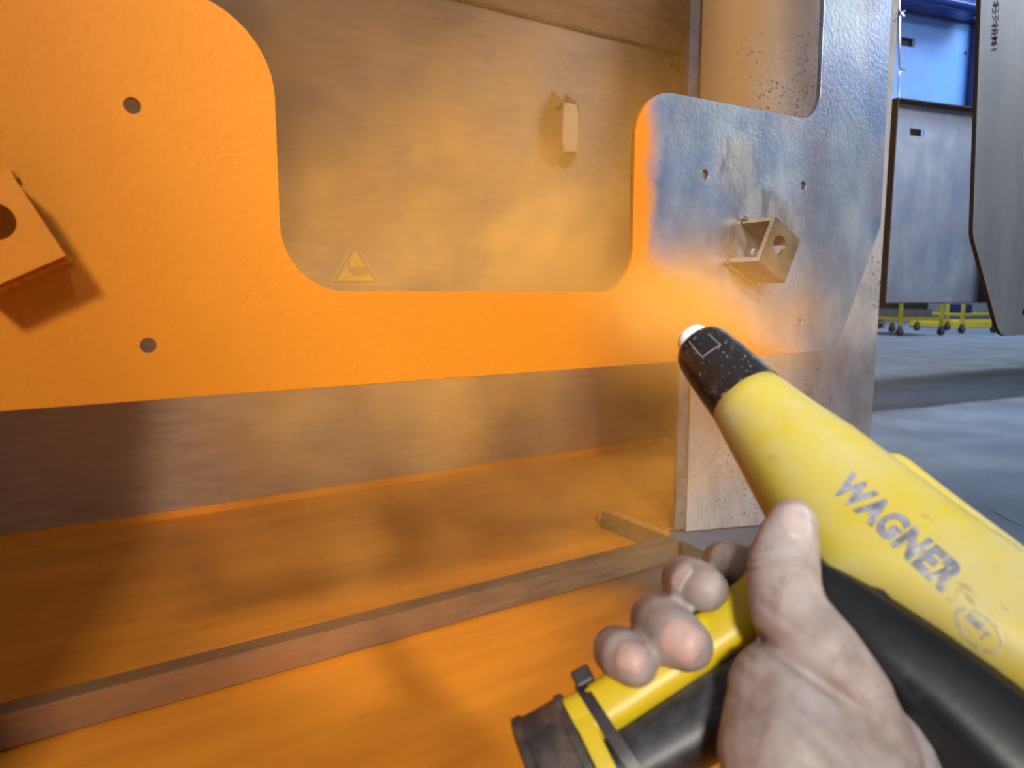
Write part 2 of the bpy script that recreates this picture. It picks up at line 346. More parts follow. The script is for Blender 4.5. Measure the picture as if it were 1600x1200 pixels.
# right booth panel (an open door leaf of sheet steel)
b0 = pl(1072, 832.5, (0, 0, 0), (0, 0, 1)); b1 = pl(1190, 822, (0, 0, 0), (0, 0, 1)); pd = nrm(b1 - b0); pn = np.array([-pd[1], pd[0], 0])
r_ = ray(1360, 690); A_ = np.array([[pd[0], -r_[0]], [pd[1], -r_[1]]]); L_ = np.linalg.solve(A_, (CAM - b0)[:2])[0]
pan = thing('booth_panel', tuple(b0), 'pale speckled sheet panel with orange dust standing right of the booth', 'panel')
obj('sheet', MB().obox(b0 + (0, 0, .004), pd * L_, pn * .03, (0, 0, 2.6)), M['panel'], pan, bevel=.002)
M['strip'] = simple('zinc_edge', (.33, .33, .34), .45, .6, .2, 20, .1, dust=DUST, dustamt=.3)
obj('edge_strip', MB().obox(b0 - pd * .040 + pn * .004 + (0, 0, .012), pd * .036, pn * .02, (0, 0, 2.56)), M['strip'], pan, bevel=.002)
for (ya, yb) in ((748, 758), (795, 832)):
    za = pl(1055, yb, b0, pn)[2]; zb = pl(1055, ya, b0, pn)[2]
    obj('bracket', MB().obox(b0 - pd * .044 - pn * .008 + (0, 0, max(za, .076)), pd * .034, pn * .011, (0, 0, max(zb - za, .01))), M['strip'], pan, bevel=.001)
# hinge at the back wall's right edge
hg = pl(1050, 102, (0, WY, 0), (0, 1, 0))
hin = thing('hinge_block', (xr, WY, hg[2]), 'small orange dusted hinge block with a screw under the hood corner', 'hinge')
a_, b_ = pl(1041, 90, (0, WY - .03, 0), (0, 1, 0)), pl(1057, 112, (0, WY - .03, 0), (0, 1, 0))
obj('block', MB().box((a_[0], WY - .03, b_[2]), (b_[0], WY - .001, a_[2])), M['hinge'], hin, bevel=.003)
m_ = (a_ + b_) / 2; obj('screw', MB().cyl((m_[0], WY - .0335, m_[2]), (0, .006, 0), .008, .008, 14), M['rubber'], hin)
obj('knuckle', MB().cyl((b_[0] + .02, WY - .01, b_[2] - .03), (0, 0, a_[2] - b_[2] + .03), .02, .02, 16), M['hinge'], hin, smooth=True)
# wall handle: hollow bow handle with mitred ends
h0 = pl(873, 160, (0, WY, 0), (0, 1, 0)); h1 = pl(873, 262, (0, WY, 0), (0, 1, 0))
hx = pl(863, 200, (0, WY, 0), (0, 1, 0))[0] + .0425; ztop, zbot = pl(866, 143, (0, WY, 0), (0, 1, 0))[2], pl(866, 263, (0, WY, 0), (0, 1, 0))[2]
hl = thing('wall_handle', (hx, WY, (ztop + zbot) / 2), 'dust covered bow handle with mitred hollow ends on the back wall', 'handle')
sw_, so, tk, ft = .085, .080, .006, .065       # width along X, stand-off, sheet thickness, mitre run
def tubeprof(zs, ys, x0, x1): return [(x0, ys, zs), (x1, ys, zs)]
obj('bow', MB().obox((hx - sw_ / 2, WY - so, zbot + ft), (sw_, 0, 0), (0, tk, 0), (0, 0, ztop - zbot - 2 * ft)), M['handle'], hl, bevel=.001)
for sgn, ze, nm in ((1, ztop, 'top'), (-1, zbot, 'bottom')):
    for xa in (hx - sw_ / 2, hx + sw_ / 2 - tk):   # two side cheeks of the hollow mitred end
        pts = [(WY - .001, ze), (WY - .001, ze - sgn * ft), (WY - so, ze - sgn * (ft + .03)), (WY - so, ze - sgn * ft * .9)]
        obj('end_cheek', MB().add([(xa, y, z) for y, z in pts] + [(xa + tk, y, z) for y, z in pts], [(0, 1, 2, 3), (7, 6, 5, 4), (0, 4, 5, 1), (1, 5, 6, 2), (2, 6, 7, 3), (3, 7, 4, 0)]), M['handle'], hl)
    mb = MB().add([(hx - sw_ / 2 + tk, WY - .001, ze - sgn * ft * .8), (hx + sw_ / 2 - tk, WY - .001, ze - sgn * ft * .8), (hx + sw_ / 2 - tk, WY - so + tk, ze - sgn * (ft + .02)), (hx - sw_ / 2 + tk, WY - so + tk, ze - sgn * (ft + .02)),
                   (hx - sw_ / 2 + tk, WY - .001, ze - sgn * (ft * .8 + .006)), (hx + sw_ / 2 - tk, WY - .001, ze - sgn * (ft * .8 + .006)), (hx + sw_ / 2 - tk, WY - so + tk, ze - sgn * (ft + .026)), (hx - sw_ / 2 + tk, WY - so + tk, ze - sgn * (ft + .026))],
                  [(0, 1, 2, 3), (7, 6, 5, 4), (0, 4, 5, 1), (1, 5, 6, 2), (2, 6, 7, 3), (3, 7, 4, 0)])
    obj('end_web', mb, M['handle'], hl)
obj('bow_side', MB().box((hx - sw_ / 2, WY - so + tk, zbot + ft), (hx - sw_ / 2 + tk, WY - so + .03, ztop - ft)), M['handle'], hl)
obj('bow_side', MB().box((hx + sw_ / 2 - tk, WY - so + tk, zbot + ft), (hx + sw_ / 2, WY - so + .03, ztop - ft)), M['handle'], hl)
# hand-crush warning triangle
def wp(x, y, o=.0): q = pl(x, y, (0, WY - o, 0), (0, 1, 0)); return q
M['sign_rim'] = simple('dusty_sign_rim', (.30, .17, .07), .6, 0, .1)
M['sign_edge'] = simple('dusty_sign_white', (.50, .30, .14), .6, 0, .05)
M['sign_yellow'] = simple('dusty_sign_yellow', (.62, .36, .035), .6, 0, .06)
sg = thing('warning_sticker', tuple(wp(555, 444)), 'dusty yellow triangular hand crush warning sticker low on the back wall', 'sign')
ta, tb, tc_ = wp(554, 376, .0), wp(514, 445, .0), wp(596, 446, .0); tz = (tb[2] + tc_[2]) / 2; tb[2] = tc_[2] = tz; ta[0] = (tb[0] + tc_[0]) / 2
ctr = (ta + tb + tc_) / 3
def tri(k, y0, y1): 
    v = [ctr + (p - ctr) * k for p in (tb, tc_, ta)]
    return MB().add([(p[0], WY - y0, p[2]) for p in v] + [(p[0], WY - y1, p[2]) for p in v], [(2, 1, 0), (3, 4, 5), (0, 1, 4, 3), (1, 2, 5, 4), (2, 0, 3, 5)])
obj('sticker_edge', tri(1, .0005, .0015), M['sign_edge'], sg); obj('sticker_rim', tri(.90, .0015, .0022), M['sign_rim'], sg); obj('sticker_field', tri(.70, .0022, .003), M['sign_yellow'], sg)
def flat(pts, y0, y1, px=True):
    v = [wp(x, y) for x, y in pts]; n = len(v)
    return MB().add([(p[0], WY - y0, p[2]) for p in v] + [(p[0], WY - y1, p[2]) for p in v], [tuple(range(n - 1, -1, -1)), tuple(range(n, 2 * n))] + [(i, (i + 1) % n, n + (i + 1) % n, n + i) for i in range(n)])
obj('hand_symbol', flat([(539, 417), (553, 418), (566, 416), (573, 419), (575, 424), (573, 429), (566, 431), (551, 431), (550, 428), (546, 427), (546, 424), (541, 420)], .003, .0036), M['sign_rim'], sg)
obj('arrow_symbol', flat([(544, 406), (546, 406), (546, 412), (548, 412), (545, 416), (541, 413), (544, 413)], .003, .0036), M['sign_rim'], sg)
# ------------------------------------------------------------------ the workpiece plate
def fillet(pts, n=12):
    out = []
    for i, (p, r) in enumerate(pts):
        p = np.array(p); a = np.array(pts[i - 1][0]) - p; b = np.array(pts[(i + 1) % len(pts)][0]) - p
        if r <= 0: out.append(p); continue
        a, b = nrm(a), nrm(b); th = math.acos(np.clip(a @ b, -1, 1)); tl = r / math.tan(th / 2); cc = p + nrm(a + b) * (r / math.sin(th / 2))
        s0, s1 = p + a * tl - cc, p + b * tl - cc; a0, a1 = math.atan2(s0[1], s0[0]), math.atan2(s1[1], s1[0]); d = (a1 - a0 + math.pi) % (2 * math.pi) - math.pi
        out += [cc + r * np.array([math.cos(a0 + d * k / n), math.sin(a0 + d * k / n)]) for k in range(n + 1)]
    return out
def plate_mesh(name, outline, holes, ext, bev, y):
    cu = bpy.data.curves.new(name, 'CURVE'); cu.dimensions = '2D'; cu.fill_mode = 'BOTH'; cu.extrude = ext; cu.bevel_depth = bev; cu.bevel_resolution = 2
    def spl(p):
        s = cu.splines.new('POLY'); s.points.add(len(p) - 1); s.use_cyclic_u = True
        for k, (x, z) in enumerate(p): s.points[k].co = (x, z, 0, 1)
    spl(outline)
    for (x, z, r) in holes: spl([(x + r * math.cos(a), z + r * math.sin(a)) for a in np.linspace(0, 2 * math.pi, 25)[:-1]])
    o = bpy.data.objects.new(name, cu); C.objects.link(o); bpy.context.view_layer.update()
    me = bpy.data.meshes.new_from_object(o.evaluated_get(bpy.context.evaluated_depsgraph_get())); bpy.data.objects.remove(o)
    for v in me.vertices:
        x, z, d = v.co; v.co = (x, y - d, z)
    me.flip_normals(); bm = bmesh.new(); bm.from_mesh(me); bmesh.ops.remove_doubles(bm, verts=bm.verts, dist=1e-6); bmesh.ops.recalc_face_normals(bm, faces=bm.faces); bm.to_mesh(me); bm.free()
    return me
CX = .3235; TH = .003                          # symmetry line of the plate, half thickness
Z0 = HC
XL, XR = .1470, .5003
ZC, ZB, ZTP = Z0 + .002, Z0 - .0735, Z0 + .2035
right = [((XR, ZC), .043), ((XR, ZTP), .05), ((.797, ZTP + .004), .036), ((.780, Z0 + 1.15), .03), ((.915, Z0 + 1.15), .03), ((.941, Z0 + .092), .03), ((.857, ZB + .002), .045)]
leftp = [((-.218, ZB), .045), ((-.296, Z0 + .092), .03), ((-.28, Z0 + 1.15), .03), ((-.133, Z0 + 1.15), .03), ((-.15, ZTP + .004), .036), ((XL, ZTP), .062), ((XL, ZC), .050)]
outline = fillet(right + leftp)
HR = .0058
holes = [(*pp(207, 165), HR), (*pp(232, 540), HR), (*pp(1102, 273), HR), (*pp(1255, 290), HR), (*pp(1250, 503), HR * .85)]
def brk_frame(px_a, px_b, px_d, yb):
    a, b, d = (pl(*q, (0, yb, 0), (0, 1, 0)) for q in (px_a, px_b, px_d)); return a, b, d
SO = .042                                      # stand-off of the bracket web
ya = PY - TH - SO
a, b, d = brk_frame((1212, 338), (1251, 375), (1186, 408), ya)
Ab = nrm(b - a); Lb = np.linalg.norm(b - a); Ad = nrm((d - a) - Ab * ((d - a) @ Ab)); Ld = (d - a) @ Ad
def bracket(parent, A, eb, ed, lb, ld, m, mir):
    tk = .005; yv = np.array([0, 1.0, 0])
    mb = MB()
    # web with a round hole
    n = 32; ctr = A + eb * lb * .42 + ed * ld * .42; r = .0105
    cor = [A, A + eb * lb, A + eb * lb + ed * ld, A + ed * ld]
    def edgept(ang):
        dx, dz = math.cos(ang), math.sin(ang); cxl, czl = lb * .42, ld * .42
        ts = []
        if dx > 1e-9: ts.append((lb - cxl) / dx)
        if dx < -1e-9: ts.append(-cxl / dx)
        if dz > 1e-9: ts.append((ld - czl) / dz)
        if dz < -1e-9: ts.append(-czl / dz)
        k = min(ts); return ctr + eb * dx * k + ed * dz * k
    angs = sorted(list(np.linspace(0, 2 * math.pi, n, endpoint=False)) + [math.atan2(z - .42 * ld, x - .42 * lb) % (2 * math.pi) for x in (0, lb) for z in (0, ld)])
    rin = [ctr + r * (eb * math.cos(q) + ed * math.sin(q)) for q in angs]; rout = [edgept(q) for q in angs]
    N = len(angs); mb.loft([rin, rout, [p + yv * tk for p in rout], [p + yv * tk for p in rin], rin], caps=False)
    # two flanges back to the plate, on the AB and DC edges
    for k0, s in ((0, 1), (ld - tk, 1)):
        mb.obox(A + ed * k0 + yv * tk, eb * lb, yv * (SO - tk + .0), ed * tk)
    o = obj('bracket', mb, m, parent)
    # weld beads along the flange feet
    for k0 in (-.001, ld + .001):
        p0 = A + ed * k0 + yv * (SO - .0015); pts = [p0 + eb * lb * q - yv * (.0012 * abs(math.sin(q * 26))) for q in np.linspace(-.05, 1.05, 26)]
        obj('weld_bead', MB().tube(pts, [.0028 + .0006 * math.sin(q * 2.1) for q in range(26)], 8), m, o, smooth=True)
    return o
me = plate_mesh('hanging_plate', outline, holes, TH - .0006, .0006, PY + TH)
me.materials.append(M['plate']); plate = bpy.data.objects.new('hanging_plate', me); C.objects.link(plate)
ph = pl(1178, 395, (0, PY, 0), (0, 1, 0))
tag(plate, 'large steel plate half coated orange with U shaped cutouts hanging before the booth', 'steel plate')
bo = bracket(plate, a, Ab, Ad, Lb, Ld, M['brown_steel'], False); bo['label'] = 'bare brown steel U bracket with round hole'
def mirx(p): p = np.array(p); return np.array([2 * CX - p[0], p[1], p[2]])
def mird(p): p = np.array(p); return np.array([-p[0], p[1], p[2]])
a2 = mirx(a); dcur = a2 + mird(Ad) * Ld; want = pl(103, 399, (0, ya, 0), (0, 1, 0)); a2 = a2 + (want - dcur)
bo = bracket(plate, a2, mird(Ab), mird(Ad), Lb, Ld, M['orange_bracket'], True); bo['label'] = 'orange coated U bracket with round hole'
# small hole behind the bracket (dark plug in the plate)
obj('plug', MB().cyl((ph[0], PY - .0008, ph[2]), (0, .002, 0), .005, .005, 18), M['white_tip'], plate)
hg_ = thing('unseen_plate_hanger', (.32, PY, Z0 + 1.16), 'unseen steel hanger bar above the orange plate, wide tab added for its shadow', 'hanger')
obj('shadow_tab', MB().box((.135, PY, Z0 + 1.17), (.377, PY + .006, Z0 + 1.45)), M['rail'], hg_)  # unseen tab shaped to cast a dark patch on the back wall
obj('cross_bar', MB().box((-.30, PY - .02, Z0 + 1.45), (.95, PY + .03, Z0 + 1.50)), M['rail'], hg_)
for hx_ in (-.2, .85): obj('hook', MB().tube([(hx_, PY + .003, Z0 + 1.46), (hx_, PY + .003, Z0 + 1.17), (hx_, PY - .02, Z0 + 1.14), (hx_, PY - .02, Z0 + 1.16)], .006, 8), M['rail'], hg_)
# ------------------------------------------------------------------ neighbouring bare plate at the right
q = P(1575, 524.5, 1.25); Y2 = q[1]; zb2 = q[2]
xl2 = pl(1522, 368, (0, Y2, 0), (0, 1, 0)); zch = xl2[2]; xl2 = xl2[0]; xb2 = pl(1562, 524, (0, Y2, 0), (0, 1, 0))[0]; xt2 = pl(1536, 0, (0, Y2, 0), (0, 1, 0))
topx = xl2 + (xt2[0] - xl2) * 1.15 / (xt2[2] - zch) * 1.0
W2 = 1.237
o2 = [((xb2 + .005, zb2), .05), ((xl2, zch), .04), ((topx, Z0 + 1.15), .03), ((topx + .14, Z0 + 1.15), .03), ((xl2 + .155, zb2 + .281), .036), ((xl2 + .44, zb2 + .277), .05), ((xl2 + .443, zb2 + .076), .05), ((xl2 + .79, zb2 + .076), .05), ((xl2 + .79, zb2 + .28), .05), ((xl2 + 1.08, zb2 + .28), .036), ((xl2 + 1.1, Z0 + 1.15), .03), ((xl2 + 1.21, Z0 + 1.15), .03), ((xl2 + W2, zch), .04), ((xl2 + W2 - .084, zb2), .05)]
hq = pl(1601, 488, (0, Y2, 0), (0, 1, 0))
me = plate_mesh('bare_hanging_plate', fillet(o2), [(hq[0], hq[2], .0065)], .0030, .0006, Y2 + .005)
me.materials.append(M['bare_plate']); pl2 = bpy.data.objects.new('bare_hanging_plate', me); C.objects.link(pl2)
me.materials.append(M['dark_steel_edge'])
for p in me.polygons: p.material_index = 1 if abs(p.normal.y) < .3 else 0
tag(pl2, 'dark uncoated steel plate with stamped number hanging at the right border', 'steel plate')
def text_mesh(s, size, bold=0., space=1.):
    cu = bpy.data.curves.new('txt', 'FONT'); cu.body = s; cu.size = size; cu.offset = bold; cu.space_character = space; cu.align_x = 'CENTER'; cu.align_y = 'CENTER'; cu.extrude = .0001; cu.resolution_u = 4
    o = bpy.data.objects.new('txt', cu); C.objects.link(o); bpy.context.view_layer.update()
    me = bpy.data.meshes.new_from_object(o.evaluated_get(bpy.context.evaluated_depsgraph_get())); bpy.data.objects.remove(o)
    bm = bmesh.new(); bm.from_mesh(me); bmesh.ops.triangulate(bm, faces=bm.faces); 
    bm.verts.index_update()
    mb = MB().add([v.co for v in bm.verts], [tuple(v.index for v in f.verts) for f in bm.faces]); bm.free(); return mb
ta_, tb_ = pl(1557.5, 2, (0, Y2, 0), (0, 1, 0)), pl(1554, 80, (0, Y2, 0), (0, 1, 0))
tm = text_mesh('4274BM1', .020, .0002, 1.0); V = np.array(tm.v); ln = V[:, 0].max() - V[:, 0].min(); k = np.linalg.norm(tb_ - ta_) / ln
ex = nrm(tb_ - ta_); ey = nrm(np.cross((0, -1, 0), ex)); ctr = (ta_ + tb_) / 2
tm.v = [tuple(ctr + ex * (p[0] * k) + ey * (p[1] * .85) + np.array([0, -.0006 - p[2] * 2, 0])) for p in V]
obj('stamped_number', tm, M['rubber'], pl2)
# ------------------------------------------------------------------ the powder gun
T = P(1092, 540, .44); R = P(1560, 1060, .30); ga = nrm(R - T)
h = nrm(P(835, 1185, .325) - P(1290, 880, .345)); gu = -nrm(h - (h @ ga) * ga); gs = -np.cross(gu, ga)   # gs: side that faces the camera
def G(t, v, s=0.): return T + ga * t + gu * v + gs * s
def sring(t, v0, v1, w, n=2.4, N=40, tv=0.):
    c, hh = (v0 + v1) / 2, (v1 - v0) / 2; out = []
    for q in np.linspace(0, 2 * math.pi, N, endpoint=False):
        cs, sn = math.cos(q), math.sin(q); vv = c + hh * math.copysign(abs(sn) ** (2 / n), sn)
        out.append(G(t + tv * (vv - c), vv, w * math.copysign(abs(cs) ** (2 / n), cs)))
    return out
def gring(v, t0, t1, w, n=2.4, N=40, tilt=0., s0=0.):
    c, hh = (t0 + t1) / 2, (t1 - t0) / 2; out = []
    for q in np.linspace(0, 2 * math.pi, N, endpoint=False):
        cs, sn = math.cos(q), math.sin(q); tt = c + hh * math.copysign(abs(sn) ** (2 / n), sn)
        out.append(G(tt, v + tilt * (tt - c), s0 + w * math.copysign(abs(cs) ** (2 / n), cs)))
    return out
gun = thing('spray_gun', tuple(G(.15, -.03)), 'yellow and black powder spray gun held in the hand', 'spray gun')
interp = lambda x, xs, ys: float(np.interp(x, xs, ys))
# body
ts = [.0475, .0485, .056, .07, .085, .10, .115, .13, .145, .158, .17, .18, .19, .20, .215, .23, .25, .27, .285, .292]
tx = [.049, .07, .10, .12, .1577, .188, .23, .30]; tv = [.0212, .0245, .0303, .0328, .0375, .0425, .0485, .056]
bx = [.049, .07, .10, .115, .14, .156, .166, .175, .20, .23, .30]; bv = [-.0222, -.0262, -.0318, -.0345, -.0385, -.0410, -.034, -.0285, -.0185, -.009, .006]
wx = [.049, .10, .14, .20, .30]; wv = [.0215, .0285, .0315, .0325, .031]
rings = []
for t_ in ts:
    kk = 1.0 if t_ < .28 else (.96 if t_ < .29 else .80)
    n_ = interp(t_, [.05, .09, .14, .2], [2.0, 2.15, 2.6, 3.0]); k0 = .93 if t_ == .0475 else 1
    rings.append(sring(t_, interp(t_, bx, bv) * k0, interp(t_, tx, tv) * kk * k0, interp(t_, wx, wv) * kk * k0, n_, 56))
body = obj('body', MB().loft(rings), M['gun_yellow'], gun, smooth=True, angle=60)
# cap, inner ring and white nozzle
rr = [(-.0015, .0125), (.0, .0150), (.0025, .0168), (.007, .0180), (.02, .0195), (.035, .0208), (.046, .0217), (.049, .0219)]
obj('cap', MB().loft([sring(t_, -r_, r_, r_, 2, 48) for t_, r_ in [(.006, .010), (-.001, .0108)] + rr]), M['gun_cap'], gun, smooth=True, angle=50)
obj('nozzle', MB().loft([sring(t_, -r_, r_, r_, 2, 28) for t_, r_ in ((.004, .0105), (-.006, .0105), (-.0090, .0096), (-.0108, .0065), (-.0113, .002))]), M['white_tip'], gun, smooth=True, angle=60)
# black lower rear shell
bt = [.150, .156, .165, .18, .20, .22, .24, .26, .28, .29]
rings = [sring(t_, interp(t_, [.15, .18, .20, .22, .30], [-.050, -.058, -.056, -.050, -.040]), interp(t_, bx, bv) + .010, interp(t_, wx, wv) * (.93 if .152 < t_ < .285 else .8) - .0008, 2.8, 48) for t_ in bt]
obj('rear_shell', MB().loft(rings), M['black_plastic'], gun, smooth=True, angle=60)
# top ridge
rg = []
for t_ in (.1205, .1235, .128, .15, .18, .21, .25, .285):
    tp = interp(t_, tx, tv); hh = .0006 if t_ == .1205 else (.0045 if t_ == .1235 else .0055)
    rg.append(sring(t_, tp - .012, tp + hh, .014, 3.2, 28))
obj('top_ridge', MB().loft(rg), M['gun_yellow'], gun, smooth=True, angle=50)
# grip: yellow front shell, black back shell
vs = np.linspace(-.022, -.170, 14)
fr = lambda v: interp(-v, [.02, .04, .063, .094, .152, .176, .2], [.118, .126, .1363, .141, .1447, .1445, .1481])
md = lambda v: interp(-v, [.02, .05, .074, .151, .168, .2], [.158, .162, .1660, .1705, .1715, .173])
bk = lambda v: interp(-v, [.02, .05, .07, .10, .151, .2], [.235, .215, .203, .198, .197, .198])
obj('grip_front', MB().loft([gring(v, fr(v), md(v), interp(-v, [.02, .08, .2], [.020, .0175, .0165]), 3.0) for v in vs]), M['grip_yellow'], gun, smooth=True, angle=60)
obj('grip_back', MB().loft([gring(v, md(v) - .004, bk(v), interp(-v, [.02, .05, .08, .2], [.026, .0215, .0168, .0158]), 2.5) for v in vs]), M['black_rubber'], gun, smooth=True, angle=60)
# collar, tie, cable
obj('grip_collar', MB().loft([gring(v, .1425 - e, .199 + e, .0180 + e, 2.6, 40) for v, e in ((-.1675, -.002), (-.1685, .0012), (-.172, .0016), (-.1725, .0004), (-.189, .0004), (-.1905, .0018), (-.194, .0018), (-.1955, -.002))]), M['brown_plastic'], gun, smooth=True, angle=40)
obj('cuff', MB().loft([gring(v, .1440, .199, .0176, 2.8, 40) for v in (-.1600, -.1675)]), M['grip_yellow'], gun, smooth=True, angle=50)
tie = obj('cable_tie', MB().loft([gring(v, .1422, .2, .0192 , 2.7, 44, .12) for v in (-.1525, -.1580)]), M['tie'], gun, smooth=True, angle=40)
th_c = G(.1435, -.1555, .013)
obj('tie_head', MB().obox(th_c - ga * .0045 - gu * .0045 - gs * .004, ga * .008, gs * .008, gu * .0090), M['tie'], tie, bevel=.0012)
cp = [G(.172, -.20), G(.174, -.235, -.004), G(.185, -.29, -.02), G(.23, -.36, -.05)]
obj('cable', MB().tube(cp, .010, 16), M['cable'], gun, smooth=True)
# trigger under the index finger
obj('trigger', MB().loft([gring(v, t0, t0 + .012, .006, 2.6, 20) for v, t0 in ((-.03, .117), (-.045, .121), (-.06, .127), (-.07, .128))]), M['black_plastic'], gun, smooth=True)
# lettering projected on the body's side
dg = bpy.context.evaluated_depsgraph_get()
bo_ = bmesh.new(); bo_.from_mesh(body.data); bo_.transform(__import__('mathutils').Matrix.Translation(body.parent.location)); bvh = BVHTree.FromBMesh(bo_)
def onbody(p, lift):
    o = Vector(p + gs * .1); hit = bvh.ray_cast(o, Vector(-gs))
    if hit[0] is None: return tuple(p + gs * .03)
    return tuple(np.array(hit[0]) + gs * lift)
def gtext(name, s, ta, tb, h_, m, bold=.06, space=1., lift=.0003):
    tm = text_mesh(s, 1.0, bold, space); V = np.array(tm.v); x0, x1 = V[:, 0].min(), V[:, 0].max(); y0, y1 = V[:, 1].min(), V[:, 1].max()
    # refine long edges so the letters follow the curved side
    A, B = np.array(ta), np.array(tb); k = (V[:, 0] - x0) / (x1 - x0); cc = A[None] + (B - A)[None] * k[:, None]
    d = nrm(np.append(B - A, 0))[:2]; nn = np.array([-d[1], d[0]])
    yy = ((V[:, 1] - (y0 + y1) / 2) / (y1 - y0)) * h_; top = V[:, 2] > 0
    tm.v = [onbody(G(c[0] + nn[0] * y, c[1] + nn[1] * y), lift if tt else -.0002) for c, y, tt in zip(cc, yy, top)]
    return obj(name, tm, m, gun)
gtext('lettering', 'WAGNER', (.1272, -.0050), (.1895, .0010), .0150, M['lettering'], .055, 1.06)
rim = MB(); N = 40; c0 = np.array([.2075, -.0045]); dx = nrm((.0025, .0003)); dy = np.array([-dx[1], dx[0]])
ro = [c0 + dx * .0100 * math.cos(q) + dy * .0054 * math.sin(q) for q in np.linspace(0, 2 * math.pi, N, endpoint=False)]
ri = [c0 + (p - c0) * .86 for p in ro]
rim.loft([[onbody(G(*p), .0003) for p in ro], [onbody(G(*p), .0004) for p in ri]], caps=False)
obj('badge_ring', rim, M['letter_faint'], gun)
for (x0, x1, y0, y1) in ((-.0062, .0004, -.0002, .0022), (.0024, .0030, -.0022, .0012), (.0014, .0042, .0008, .0014)):   # worn, unreadable print inside the oval
    obj('badge_print', MB().add([onbody(G(*(c0 + dx * x + dy * y)), .0004) for x, y in ((x0, y0), (x1, y0), (x1, y1), (x0, y1))], [(0, 1, 2, 3)]), M['letter_dark'], gun)
# thin chalky outlines on the cap
def capline(pts):
    mb = MB(); P3 = []
    for (t_, a_) in pts:
        r_ = interp(t_, [q[0] for q in rr], [q[1] for q in rr]) + .00005; P3.append(G(t_, r_ * math.sin(a_), r_ * math.cos(a_)))
    mb.tube(P3, .00022, 5); return mb
M['chalk'] = simple('scratch_line', (.32, .30, .30), .6)
for pts in ([(.004, .75), (.018, .75), (.0185, 1.05), (.016, 1.3)], [(.004, -.55), (.02, -.55)], [(.02, -.55), (.0205, -.2), (.0205, .1), (.008, .1)]):
    fine = []
    for i in range(len(pts) - 1):
        for k in np.linspace(0, 1, 8, endpoint=False): fine.append((pts[i][0] + (pts[i + 1][0] - pts[i][0]) * k, pts[i][1] + (pts[i + 1][1] - pts[i][1]) * k))
    fine.append(pts[-1]); obj('scratch_line', capline(fine), M['chalk'], gun)
# ------------------------------------------------------------------ the hand
def H(px, py, off):      # point `off` metres in front of the gun's middle plane
    r = ray(px, py); tt = np.dot(T - CAM, gs) / np.dot(r, gs); return CAM + r * tt - nrm(r) * off
def capsule(mb, p0, r0, p1, r1, n=20, k=7):
    ax = p1 - p0; L = np.linalg.norm(ax); ax = ax / L; x = nrm(np.cross(ax, (.3, .5, .81))); y = np.cross(ax, x); rings = []
    def ring(c, r): return [c + r * (math.cos(q) * x + math.sin(q) * y) for q in np.linspace(0, 2 * math.pi, n, endpoint=False)]
    for i in range(k): q = -math.pi / 2 + (i + .3) / k * math.pi / 2; rings.append(ring(p0 + ax * r0 * math.sin(q), r0 * math.cos(q)))
    rings.append(ring(p0, r0)); rings.append(ring(p1, r1))
    for i in range(k): q = (i + .7) / k * math.pi / 2; rings.append(ring(p1 + ax * r1 * math.sin(q), r1 * math.cos(q)))
    mb.loft(rings)
hm = MB()
def chain(pts):
    q = [(H(*p[:3]), p[3]) for p in pts]
    for (p0, r0), (p1, r1) in zip(q[:-1], q[1:]): capsule(hm, p0, r0, p1, r1)
    return q
CH = {}
CH['index'] = chain([(1160, 884, .004, .0098), (1138, 877, -.004, .0102), (1128, 876, -.026, .0105), (1190, 930, -.048, .012)])
CH['middle'] = chain([(1102, 920, .021, .0107), (1084, 913, .014, .0122), (1070, 905, -.010, .0120), (1078, 908, -.030, .012), (1200, 985, -.050, .0135)])
CH['ring'] = chain([(1075, 1008, .0250, .0113), (1058, 998, .0225, .0132), (1036, 979, .012, .0135), (1024, 966, -.014, .0130), (1040, 975, -.032, .0125), (1190, 1060, -.050, .0135)])
CH['little'] = chain([(992, 1036, .0235, .0105), (978, 1026, .018, .0120), (965, 1018, .004, .0118), (962, 1012, -.018, .0112), (985, 1025, -.032, .011), (1170, 1120, -.046, .013)])
# palm and wrist
for nm in ('index', 'middle', 'ring', 'little'):
    p0, r0 = CH[nm][-1]; capsule(hm, p0, r0, H(1330, 1130, -.030), .020)
capsule(hm, H(1330, 1130, -.030), .022, H(1345, 1190, .0), .030)
# thumb
CH['thumb'] = chain([(1238, 818, .0440, .0112), (1232, 842, .0445, .0132), (1224, 882, .0450, .0152), (1225, 915, .0450, .0150), (1234, 958, .0440, .0158), (1272, 1020, .0400, .0185), (1318, 1090, .030, .0190), (1335, 1170, .018, .024)])
# thenar pad and heel
capsule(hm, H(1226, 1085, .034), .0225, H(1232, 1180, .036), .0265)
capsule(hm, H(1232, 1180, .036), .0265, H(1262, 1290, .030), .030)
capsule(hm, H(1290, 1110, .028), .020, H(1310, 1220, .022), .030)
capsule(hm, H(1330, 1190, .012), .026, H(1390, 1420, .01), .030)
capsule(hm, H(1300, 1250, .012), .032, H(1370, 1480, .01), .032)
wr = H(1345, 1300, .01); fd_ = nrm((.16, -.78, -.50))
capsule(hm, wr, .030, wr + fd_ * .07, .031); capsule(hm, wr + fd_ * .07, .031, wr + fd_ * .26, .041)
ho = obj('hand', hm, M['skin'], origin=tuple(H(1330, 1180, 0)))
md_ = ho.modifiers.new('r', 'REMESH'); md_.mode = 'VOXEL'; md_.voxel_size = .0014
sm = ho.modifiers.new('s', 'SMOOTH'); sm.factor = .5; sm.iterations = 7
bpy.context.view_layer.update()
me = bpy.data.meshes.new_from_object(ho.evaluated_get(bpy.context.evaluated_depsgraph_get())); ho.modifiers.clear(); ho.data = me
off = np.array(ho.location)
